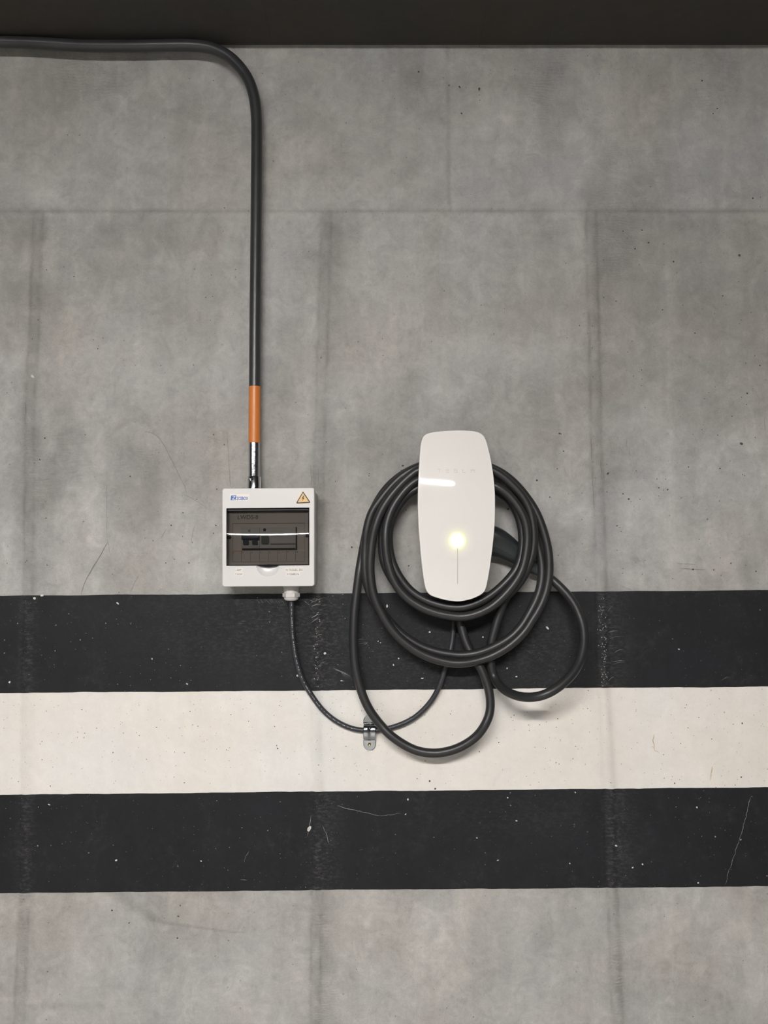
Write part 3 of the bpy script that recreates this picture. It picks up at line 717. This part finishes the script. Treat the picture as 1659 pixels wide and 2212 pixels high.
# ------------------------------------------------------------ cable gland under the box
gc = P(629, 1285, .034)
gt = thing('cable_gland', 'pale grey nylon cable gland under the breaker box', 'cable gland', (gc.x, -.034, P(629, 1297, .034).z))
zt = P(629, 1262, .034).z; za, zb, zc, zd = (P(629, y, .034).z for y in (1270, 1279.5, 1290.5, 1297.5))
lathe(gc.x, -.034, [(zb - .002, .0155), (za, .0155), (za, .0168), (zt, .0168)], 28).obj('gland_body', M_gland, gt, 30)
lathe(gc.x, -.034, [(zc, .0150), (zc + .0016, .0178), (zb - .0016, .0178), (zb, .0150)], 6).obj('hex_nut', M_gland, gt, 20)
lathe(gc.x, -.034, [(zd, .0075), (zd + .0006, .0115), (zd + .003, .0143), (zc + .0005, .0150)], 28).obj('gland_dome', M_gland, gt, 50)
# ------------------------------------------------------------ supply cable
sup = [(629, 1270, .034), (629.3, 1296, .034), (629.7, 1320, .033), (631, 1360, .030), (634.5, 1395, .026), (640.5, 1428, .022), (650, 1460, .018), (665, 1489, .014), (694.6, 1531, .010), (724.5, 1557, .009), (758, 1573, .009), (784, 1577.5, .009),
       (805, 1578.5, .009), (829, 1575.5, .009), (852, 1570, .010), (879.6, 1559, .011), (900, 1546.5, .012), (924, 1523.5, .014), (938, 1504, .016), (948, 1485, .018), (959, 1453, .018), (967, 1425, .017), (973, 1405, .015), (978, 1376, .012), (980, 1340, .010), (981, 1305, .010), (981, 1290, .010)]
SQ = path(sup, .005, .008)
sc_t = thing('supply_cable', 'thin black power cable hanging from the gland and curving to the wall charger', 'cable', P(797, 1578, 0))
tube(SQ, .0053, 16).obj('cable_sheath', M_supply, sc_t, 60)
# white print running along its upper stretch
pr = MB(); T_ = np.gradient(SQ, axis=0); T_ /= np.linalg.norm(T_, axis=1)[:, None]
s = .030
cum = np.concatenate([[0], np.cumsum(np.linalg.norm(np.diff(SQ, axis=0), axis=1))])
while s < .34:
    L_ = random.choice((.0012, .002, .003, .0035)); gap = random.choice((.001, .0012, .002, .006))
    def at(s_): return Vector([float(np.interp(s_, cum, SQ[:, k])) for k in range(3)]), Vector([float(np.interp(s_, cum, T_[:, k])) for k in range(3)])
    vs = []
    for ss in (s, s + L_):
        p_, t_ = at(ss); side = Vector((t_.z, 0, -t_.x)).normalized() * -1
        if side.x < 0: side = -side
        for ang_ in (.05, .35 if random.random() < .7 else .22):
            vs.append(p_ + (side * math.sin(ang_) + Vector((0, -1, 0)) * math.cos(ang_)) * .00545)
    pr.add(vs, [(0, 1, 3, 2)]); s += L_ + gap
o = pr.obj('cable_print', mat('white_print', (.38, .38, .38), .5), sc_t, 0); o['kind'] = 'stuff'

# ------------------------------------------------------------ saddle clamp
kt = thing('pipe_clamp', 'shiny zinc saddle clamp pinning the thin black cable to the cream stripe', 'clamp', P(798, 1580, 0))
cl = MB(); v = []; f = []
yt, yb, xL, xR = 1544, 1620.5, 785.0, 811.8
rows = np.concatenate([np.linspace(yt, 1558, 12), np.linspace(1559, 1601, 44), np.linspace(1602, yb, 16)]); NC = 14
def cprof(y):
    u = (y - 1580.5) / 16.5
    if abs(u) < 1:
        return .0035 + .0125 * (1 - abs(u) ** 2.6) ** .5
    return .0035 + .0004 * G(abs(u) - 1, .1)
for y in rows:
    r = (xR - xL) / 2; cy0, cy1 = yt + r, yb - r
    hw = r
    if y < cy0: hw = math.sqrt(max(0.02, r * r - (cy0 - y) ** 2))
    if y > cy1: hw = math.sqrt(max(0.02, r * r - (y - cy1) ** 2))
    for i in range(NC + 1):
        s = -1 + 2 * i / NC; x = (xL + xR) / 2 + hw * s
        d_ = float(cprof(y)); 
        if abs(y - 1580.5) < 18: d_ -= .0018 * G(s * hw, 1.6)
        w_ = P(x, y, .004); v.append((w_.x, -d_, w_.z))
for j in range(len(rows) - 1):
    for i in range(NC): a0 = j*(NC+1)+i; f.append((a0, a0+1, a0+NC+2, a0+NC+1))
cl.add(v, f); o = cl.obj('saddle_strap', M_zinc, kt, 50)
so = o.modifiers.new('thick', 'SOLIDIFY'); so.thickness = .0014; so.offset = 1
k0 = P(798, 1608, .005)
for nm, rad, dd, m in (('clamp_screw', .0033, .0022, M_screw),):
    mb = MB(); v = []; f = []; n = 14
    for q, r in ((.004, rad), (.0055, rad), (.0068, rad * .7), (.0060, rad * .25)):
        for k in range(n): v.append((k0.x + r * math.cos(2*math.pi*k/n), -q, k0.z + r * math.sin(2*math.pi*k/n)))
    for j in range(3):
        for k in range(n): f.append((j*n+k, j*n+(k+1)%n, (j+1)*n+(k+1)%n, (j+1)*n+k))
    f.append(tuple(3*n+k for k in range(n))); mb.add(v, f); mb.obj(nm, m, kt, 40)

# ------------------------------------------------------------ wall charger
X0, Y0, SC = 860, 910, 5.396
trace = [(700,103),(850,108),(935,122),(985,147),(1018,190),(1040,260),(1085,450),(1115,650),(1132,850),(1133,1050),(1125,1250),(1105,1450),(1080,1650),(1055,1810),(1032,1930),
         (1010,1992),(965,2028),(850,2078),(700,2106),(560,2088),(440,2056),(368,2030),(335,1995),(314,1940),(298,1850),(278,1700),(258,1500),(238,1250),(228,1000),(231,800),(239,600),(250,420),(262,270),(282,185),(318,145),(400,126),(540,110)]
trace = [(X0 + x / SC, Y0 + y / SC) for x, y in trace]
def closed(pts, N_):
    Q = np.array(pts + [pts[0]]); s = np.concatenate([[0], np.cumsum(np.linalg.norm(np.diff(Q, axis=0), axis=1))])
    u = np.linspace(0, s[-1], 720, endpoint=False); R_ = np.stack([np.interp(u, s, Q[:, k]) for k in (0, 1)], 1)
    k = np.exp(-.5 * (np.arange(-14, 15) / 4.5) ** 2); k /= k.sum()
    E = np.concatenate([R_[-14:], R_, R_[:14]]); R_ = np.stack([np.convolve(E[:, j], k, 'valid') for j in (0, 1)], 1)
    return R_[::720 // N_]
OUT = closed(trace, 180)
cx0, cy0 = 986.0, 1115.0
def face_d(x, y):   # domed glass, leaning back a touch towards the top
    X_ = (x - 984) * .000905; Z_ = (cy0 - y) * .000905
    return .1125 - .16 * X_ * Z_ - Z_ * .033 - Z_ * Z_ / (2 * .72) - X_ * X_ / (2 * .60)
ch_t = thing('wall_charger', 'white glass fronted wall charger with rounded bowed outline and lit indicator', 'charger', P(986, 1115, 0))
def ringpts(s, dd):  # scaled outline at own face depth minus dd
    r = []
    for x, y in OUT:
        x2, y2 = cx0 + (x - cx0) * s, cy0 + (y - cy0) * s
        w_ = P(x2, y2, face_d(x2, y2)); r.append(Vector((w_.x, w_.y + dd, w_.z)))
    return r
def inset(px_in):
    Q = OUT; T = np.roll(Q, -1, 0) - np.roll(Q, 1, 0); T /= np.linalg.norm(T, axis=1)[:, None]; Nn = np.stack([-T[:, 1], T[:, 0]], 1)
    c = Q.mean(0); sgn = np.sign(((c - Q) * Nn).sum(1))[:, None]; return Q + Nn * sgn * px_in
def mesh_rings(rings, close0=False, close1=False):
    n = len(rings[0]); v = [q for r in rings for q in r]; f = []
    for j in range(len(rings) - 1):
        for k in range(n): f.append((j*n+k, j*n+(k+1)%n, (j+1)*n+(k+1)%n, (j+1)*n+k))
    if close0: f.append(tuple(range(n)))
    if close1: f.append(tuple(range((len(rings)-1)*n, len(rings)*n)))
    return v, f
def lift(Q, dd): 
    r = []
    for x, y in Q: w_ = P(x, y, face_d(x, y)); r.append(Vector((w_.x, w_.y + dd, w_.z)))
    return r
# face
I1 = inset(2.6); ms = np.array([cx0, cy0])
rings = [lift(ms + (I1 - ms) * s, 0.0) for s in (1, .985, .96, .93, .89, .84, .78, .70, .62, .54, .46, .38, .30, .22, .15, .08, .03)]
v, f = mesh_rings(rings, close1=True)
face = obj('glass_face', v, f, M_face, ch_t, 180)
# rim: thin bright edge and slim sides
rr_ = [lift(I1, .0009), lift(I1, -.0004), lift(inset(1.3), -.0006), lift(inset(.3), .0006), lift(OUT, .0024), lift(OUT, .010), lift(inset(2), .016)]
v, f = mesh_rings(rr_); obj('face_rim', v, f, M_rim, ch_t, 60)
# body behind, tapering to the wall; the coil lies round its waist
r2 = [lift(inset(2.2), .0155), lift(inset(4), .018), lift(inset(9), .030)]
hub_top, hub_bot, hub_l, hub_r = 1072, 1292, 922, 1050
hub = rrect(hub_l, hub_top, hub_r, hub_bot, 55, 44)
hub = closed(hub, 180)
# align start index of hub ring with outline by angle
def byang(Q, ref):
    out = []
    A_ = np.arctan2(Q[:, 1] - cy0 - 60, Q[:, 0] - cx0)
    for x, y in ref:
        a_ = math.atan2(y - cy0, x - cx0)
        k = np.argmin(np.abs(np.angle(np.exp(1j * (np.arctan2(Q[:, 1] - 1180, Q[:, 0] - cx0) - a_))))); out.append(tuple(Q[k]))
    return out
hb = byang(hub, OUT)
def at_d(pts, d): return [P(x, y, d) for x, y in pts]
i9 = inset(14)
r2 += [at_d([(986 + (x - 986) * .9, min(max(y, 965), 1286)) for x, y in i9], .083), at_d(hb, .080), at_d(hb, .012), at_d([(986 + (x - 986) * 1.04, 1180 + (y - 1180) * 1.02) for x, y in hb], .0015)]
v, f = mesh_rings(r2, close1=True); obj('back_body', v, f, M_body, ch_t, 40)
# brand letters, drawn as bars on the glass: (x0,y0,x1,y1) pieces
lt_ = MB(); 
def bar(x0, y0, x1, y1, mb, off=.0008):
    n = 4; v = []; 
    for i in range(n + 1):
        for yy in (y0, y1):
            x = x0 + (x1 - x0) * i / n; w_ = P(x, yy, face_d(x, yy)); v.append(Vector((w_.x, w_.y - off, w_.z)))
    mb.add(v, [(2*i, 2*i+2, 2*i+3, 2*i+1) for i in range(n)])
lw_ = .8; ly0, ly1 = 1013.6, 1020.6
def row(x0, x1, y): bar(x0, y - lw_ / 2, x1, y + lw_ / 2, lt_)
def colm(x, y0, y1): bar(x - lw_ / 2, y0, x + lw_ / 2, y1, lt_)
row(945, 953, ly0); colm(949, ly0 + 1.8, ly1)
for y in (ly0, (ly0 + ly1) / 2, ly1): row(963, 970.5, y)
row(981, 988, ly0); row(981, 988, (ly0 + ly1) / 2); row(981, 988, ly1); colm(981.4, ly0, 1017); colm(987.7, 1017, ly1)
colm(999.2, ly0, ly1); row(999, 1006, ly1)
row(1017, 1025, ly0); colm(1017.4, 1016.2, ly1 + .4); colm(1024.8, 1016.2, ly1 + .4); row(1017, 1025, 1016.4)
lt_.obj('brand_letters', M_letter, face, 0)
# status line and lit indicator; its bloom halo is painted as emission
sl = MB(); [bar(987.6, 1184 + 7*k, 989.0, 1191 + 7*k, sl, .0012) for k in range(11)]; sl.obj('status_line', mat('status_line_grey', (.50, .47, .42), .3), face, 0)
mL = bpy.data.materials.new('indicator_glow'); mL.use_nodes = True; nt = mL.node_tree; b = nt.nodes['Principled BSDF']
b.inputs['Base Color'].default_value = (.80, .775, .745, 1); b.inputs['Roughness'].default_value = .07
an = nt.nodes.new('ShaderNodeAttribute'); an.attribute_name = 'glow'
cr_ = nt.nodes.new('ShaderNodeValToRGB'); e = cr_.color_ramp.elements
e[0].position = 0; e[0].color = (0, 0, 0, 1); e[1].position = 1; e[1].color = (3, 3, 2.6, 1)
for p_, c_c in ((.2, (.03, .035, 0, 1)), (.45, (.13, .145, .01, 1)), (.66, (.36, .37, .06, 1)), (.8, (1.3, 1.3, .8, 1))):
    q = e.new(p_); q.color = c_c
nt.links.new(an.outputs['Fac'], cr_.inputs[0]); nt.links.new(cr_.outputs[0], b.inputs['Emission Color']); b.inputs['Emission Strength'].default_value = 1.0
gcx, gcy = 987.6, 1168.0; v = []; f = []; gl_ = []; n = 48; RR = [0, 4, 8, 11, 13, 15, 18, 22, 27, 33, 40]
for j, r in enumerate(RR):
    for k in range(n):
        a_ = 2 * math.pi * k / n; x = gcx + r * math.cos(a_); y = gcy + r * math.sin(a_) * (1.0 if r < 14 else 1.04)
        w_ = P(x, y, face_d(x, y)); v.append(Vector((w_.x, w_.y - .0009, w_.z))); gl_.append(float(np.interp(r, [0, 10, 13, 16, 22, 30, 40], [1, .95, .82, .62, .38, .18, 0])))
for j in range(len(RR) - 1):
    for k in range(n): f.append((j*n+k, j*n+(k+1)%n, (j+1)*n+(k+1)%n, (j+1)*n+k))
ind = obj('indicator_light', v, f, mL, face, 180); a = ind.data.attributes.new('glow', 'FLOAT', 'POINT'); a.data.foreach_set('value', gl_)
ind['label'] = 'glowing yellow white indicator with its bloom halo painted round it'

# ------------------------------------------------------------ coiled charging cable: one continuous run
def seg(pts, d0, d1=None):
    n = len(pts); d1 = d0 if d1 is None else d1
    return [(x, y, d0 + (d1 - d0) * i / max(1, n - 1)) for i, (x, y) in enumerate(pts)]
def top(y0, ym, y1, d0, d1): return [(945, ym + (y0 - ym) * .3 - 0, d0 + (d1 - d0) * .25), (986, ym, (d0 + d1) / 2), (1028, ym + (y1 - ym) * .35, d0 + (d1 - d0) * .75)]
C = []
C += seg([(985, 1290), (989, 1325)], .030, .034)
C += seg([(996.5, 1352), (1004, 1381), (1014, 1404), (1027, 1425), (1040, 1446), (1053, 1480), (1059, 1509), (1058, 1540), (1047, 1567)], .036, .062)
C += seg([(1030, 1590), (1003.7, 1609), (972, 1622), (936, 1627), (900, 1621.5), (870, 1607), (842, 1587)], .058, .046)
C += seg([(823.6, 1567.5), (801, 1538), (786, 1508.5), (775, 1475), (767, 1437.5), (763.8, 1391), (764.5, 1344), (767, 1307), (771.5, 1271), (776, 1235)], .042, .026)
C += seg([(781, 1205), (787, 1172), (796, 1132), (811, 1092), (838, 1052), (872, 1024), (905, 1008)], .022, .026)              # F
C += top(1008, 990, 1014, .026, .024)
C += seg([(1072, 1022), (1095, 1038), (1118, 1062), (1135, 1090), (1148, 1120), (1156, 1150), (1161.8, 1178), (1166.6, 1199.8), (1170, 1218), (1170.8, 1238), (1169, 1258.9), (1164, 1280.6), (1154.5, 1303.5), (1143, 1325), (1128.8, 1349), (1104.7, 1375), (1068.5, 1397), (1032, 1410.8)], .028, .052)  # R4 -> upper outer
C += seg([(996, 1415.5), (968.8, 1413), (944.7, 1408.8), (920.6, 1401.4), (896, 1389.5), (867.5, 1370), (850, 1352), (829, 1328), (811, 1302), (799, 1280), (791, 1250), (788, 1220), (789.4, 1180)], .048, .040)
C += seg([(791.8, 1148.8), (803, 1108), (822, 1079), (842.5, 1053.5), (860, 1036), (880, 1021), (905, 1009)], .042, .044)      # A
C += top(1009, 991, 1016, .044, .044)
C += seg([(1075, 1017), (1105, 1038), (1127, 1061), (1141, 1079.5), (1152, 1096), (1160.5, 1112), (1169, 1133), (1175.5, 1153), (1180.5, 1172), (1184, 1190), (1186, 1208), (1186.4, 1232), (1184, 1256.4), (1179, 1279.3), (1171.4, 1300), (1160.6, 1321.5), (1148.5, 1340), (1134.8, 1362), (1104.7, 1391.5), (1068.5, 1414), (1032, 1427)], .044, .060)  # R3
C += seg([(996, 1432.8), (968.8, 1431), (944.7, 1425.5), (920.6, 1417), (896.4, 1404.5), (878.4, 1391.5), (860, 1375.5), (848, 1362), (836, 1345), (824, 1324), (814, 1303), (806, 1280.6), (801.8, 1256.4), (799.5, 1232), (800, 1208), (802.5, 1180), (805, 1160.8)], .062, .062)
C += seg([(811, 1136.7), (818, 1116), (828, 1095.7), (842.5, 1074), (860.5, 1052.5), (878.6, 1034.5), (901.5, 1017)], .063, .062)   # B
C += top(1016, 998, 1014, .062, .062)
C += seg([(1067.7, 1018), (1088, 1031), (1107.5, 1048.7), (1124.4, 1066.8), (1136.4, 1084.9), (1146, 1106.6), (1151, 1130.7), (1153.3, 1154.8), (1152.9, 1172.9), (1151, 1190), (1147, 1208), (1140, 1226)], .064, .062)   # R2
C += seg([(1122, 1258), (1088, 1293), (1042, 1318), (990, 1327), (938, 1318), (893, 1296), (860, 1268), (841, 1240), (831, 1218), (827, 1196), (825.8, 1160), (829, 1132), (839, 1100), (856, 1070), (880, 1047), (903, 1035)], .060, .040)  # C
C += top(1034, 1014, 1042, .040, .042)
C += seg([(1069, 1052), (1090, 1068), (1108, 1090), (1122, 1120), (1128.5, 1150), (1129, 1172), (1126.5, 1196), (1122, 1214), (1114.7, 1231), (1100, 1250.4), (1082, 1268.5), (1064, 1283.5), (1044, 1296), (1020, 1306.5)], .050, .066)  # E'
C += seg([(996, 1312.5), (968.8, 1311.3), (944.7, 1306), (920.6, 1297.8), (899, 1286), (881, 1271), (861.5, 1245), (849, 1220), (842.3, 1196), (839.3, 1165), (840.3, 1142), (847, 1119.5), (861, 1092), (878.6, 1070), (900, 1056)], .066, .050)  # E
C += top(1054, 1036, 1044, .050, .066)
C += seg([(1069, 1049.5), (1088, 1060.8), (1105, 1076.4), (1117, 1091.5), (1128, 1110), (1135.8, 1130.7), (1138.9, 1154.8), (1138.9, 1172), (1137.5, 1186), (1134, 1208), (1128, 1230), (1117, 1251.3), (1100, 1274), (1078, 1297), (1056.4, 1313.5), (1026.3, 1327)], .074, .078)  # R1
C += seg([(996, 1332.5), (968.8, 1329.8), (944.7, 1325), (920.8, 1317), (896.7, 1304.5), (878.6, 1291), (861, 1271.5), (848.5, 1249.5), (841, 1227.5), (836.4, 1208), (833.3, 1180), (832.8, 1160.8)], .074, .068)
C += seg([(835, 1134), (846, 1101), (860.5, 1077), (878.6, 1055), (901.5, 1037)], .066, .060)   # D
C += top(1036, 1020, 1050, .060, .040)
C += seg([(1068, 1056), (1105, 1084), (1126, 1120), (1131, 1160), (1128, 1200), (1118, 1238), (1101, 1275), (1088, 1303)], .046, .042)   # T
C += seg([(1078, 1329), (1069, 1359), (1062, 1386), (1059.5, 1412), (1060.5, 1437), (1067, 1462)], .040, .040)
C += [(1083, 1485, .062), (1110, 1501, .095), (1141, 1506.5, .125), (1172.5, 1502, .140), (1203.8, 1486, .138), (1232.7, 1460, .128), (1252, 1429.5, .114), (1261, 1388.5, .098), (1258.5, 1352, .084), (1246, 1316, .070), (1230, 1290, .058),
      (1208, 1266, .046), (1190, 1250, .038), (1170, 1238, .031), (1148, 1228, .027)]
CQ = path(C, .004, .007)
et = thing('charging_cable', 'thick black rubber charging cable coiled in loops round the white wall charger', 'cable', P(986, 1300, .03))
tube(CQ, .0090, 20).obj('cable_run', M_rubber, et, 70)
# ---- connector handle parked in the charger's side, behind the coil
def handle():
    # centre line with cross sections (half thickness across, half depth)
    st = [((1030, 1160), 31, .024, .030), ((1050, 1164), 33, .025, .030), ((1070, 1170), 33, .026, .030), ((1090, 1180), 28, .024, .029), ((1108, 1193), 24.5, .022, .028), ((1124, 1205), 21, .020, .028),
          ((1140, 1218), 17, .017, .027), ((1152, 1226), 14, .014, .027), ((1162, 1232), 12, .012, .028), ((1170, 1237), 11, .0105, .030)]
    dirs = []
    v = []; f = []; n = 28
    for i, ((x, y), hw, hd, dc) in enumerate(st):
        a_ = st[max(i-1, 0)][0]; b_ = st[min(i+1, len(st)-1)][0]; dx, dy = b_[0]-a_[0], b_[1]-a_[1]; l = math.hypot(dx, dy); nx, ny_ = -dy/l, dx/l
        for k in range(n):
            t = 2*math.pi*k/n; c, s_ = math.cos(t), math.sin(t)
            u = math.copysign(abs(c) ** .75, c); w2 = math.copysign(abs(s_) ** .75, s_)
            v.append(P(x + nx * hw * u, y + ny_ * hw * u, dc + hd * w2 * (1 - .18 * u)))
    for j in range(len(st) - 1):
        for k in range(n): f.append((j*n+k, j*n+(k+1)%n, (j+1)*n+(k+1)%n, (j+1)*n+k))
    f.append(tuple(range(n))); f.append(tuple((len(st)-1)*n+k for k in range(n)))
    return obj('connector_handle', v, f, M_handle, et, 60)
hd_ = handle(); sub = hd_.modifiers.new('s', 'SUBSURF'); sub.levels = 1; sub.render_levels = 2
rg = MB(); tube(path([(1063, 1184, .0545), (1080, 1189, .0535), (1098, 1199, .050), (1112, 1209, .0465), (1124, 1218, .042)], .004, 0), .0007, 8, rg)
rg.obj('grip_seam', mat('grip_seam_gloss', (.06, .065, .07), .25), hd_, 60)

for o in bpy.data.objects:
    if '_o' in o: del o['_o']
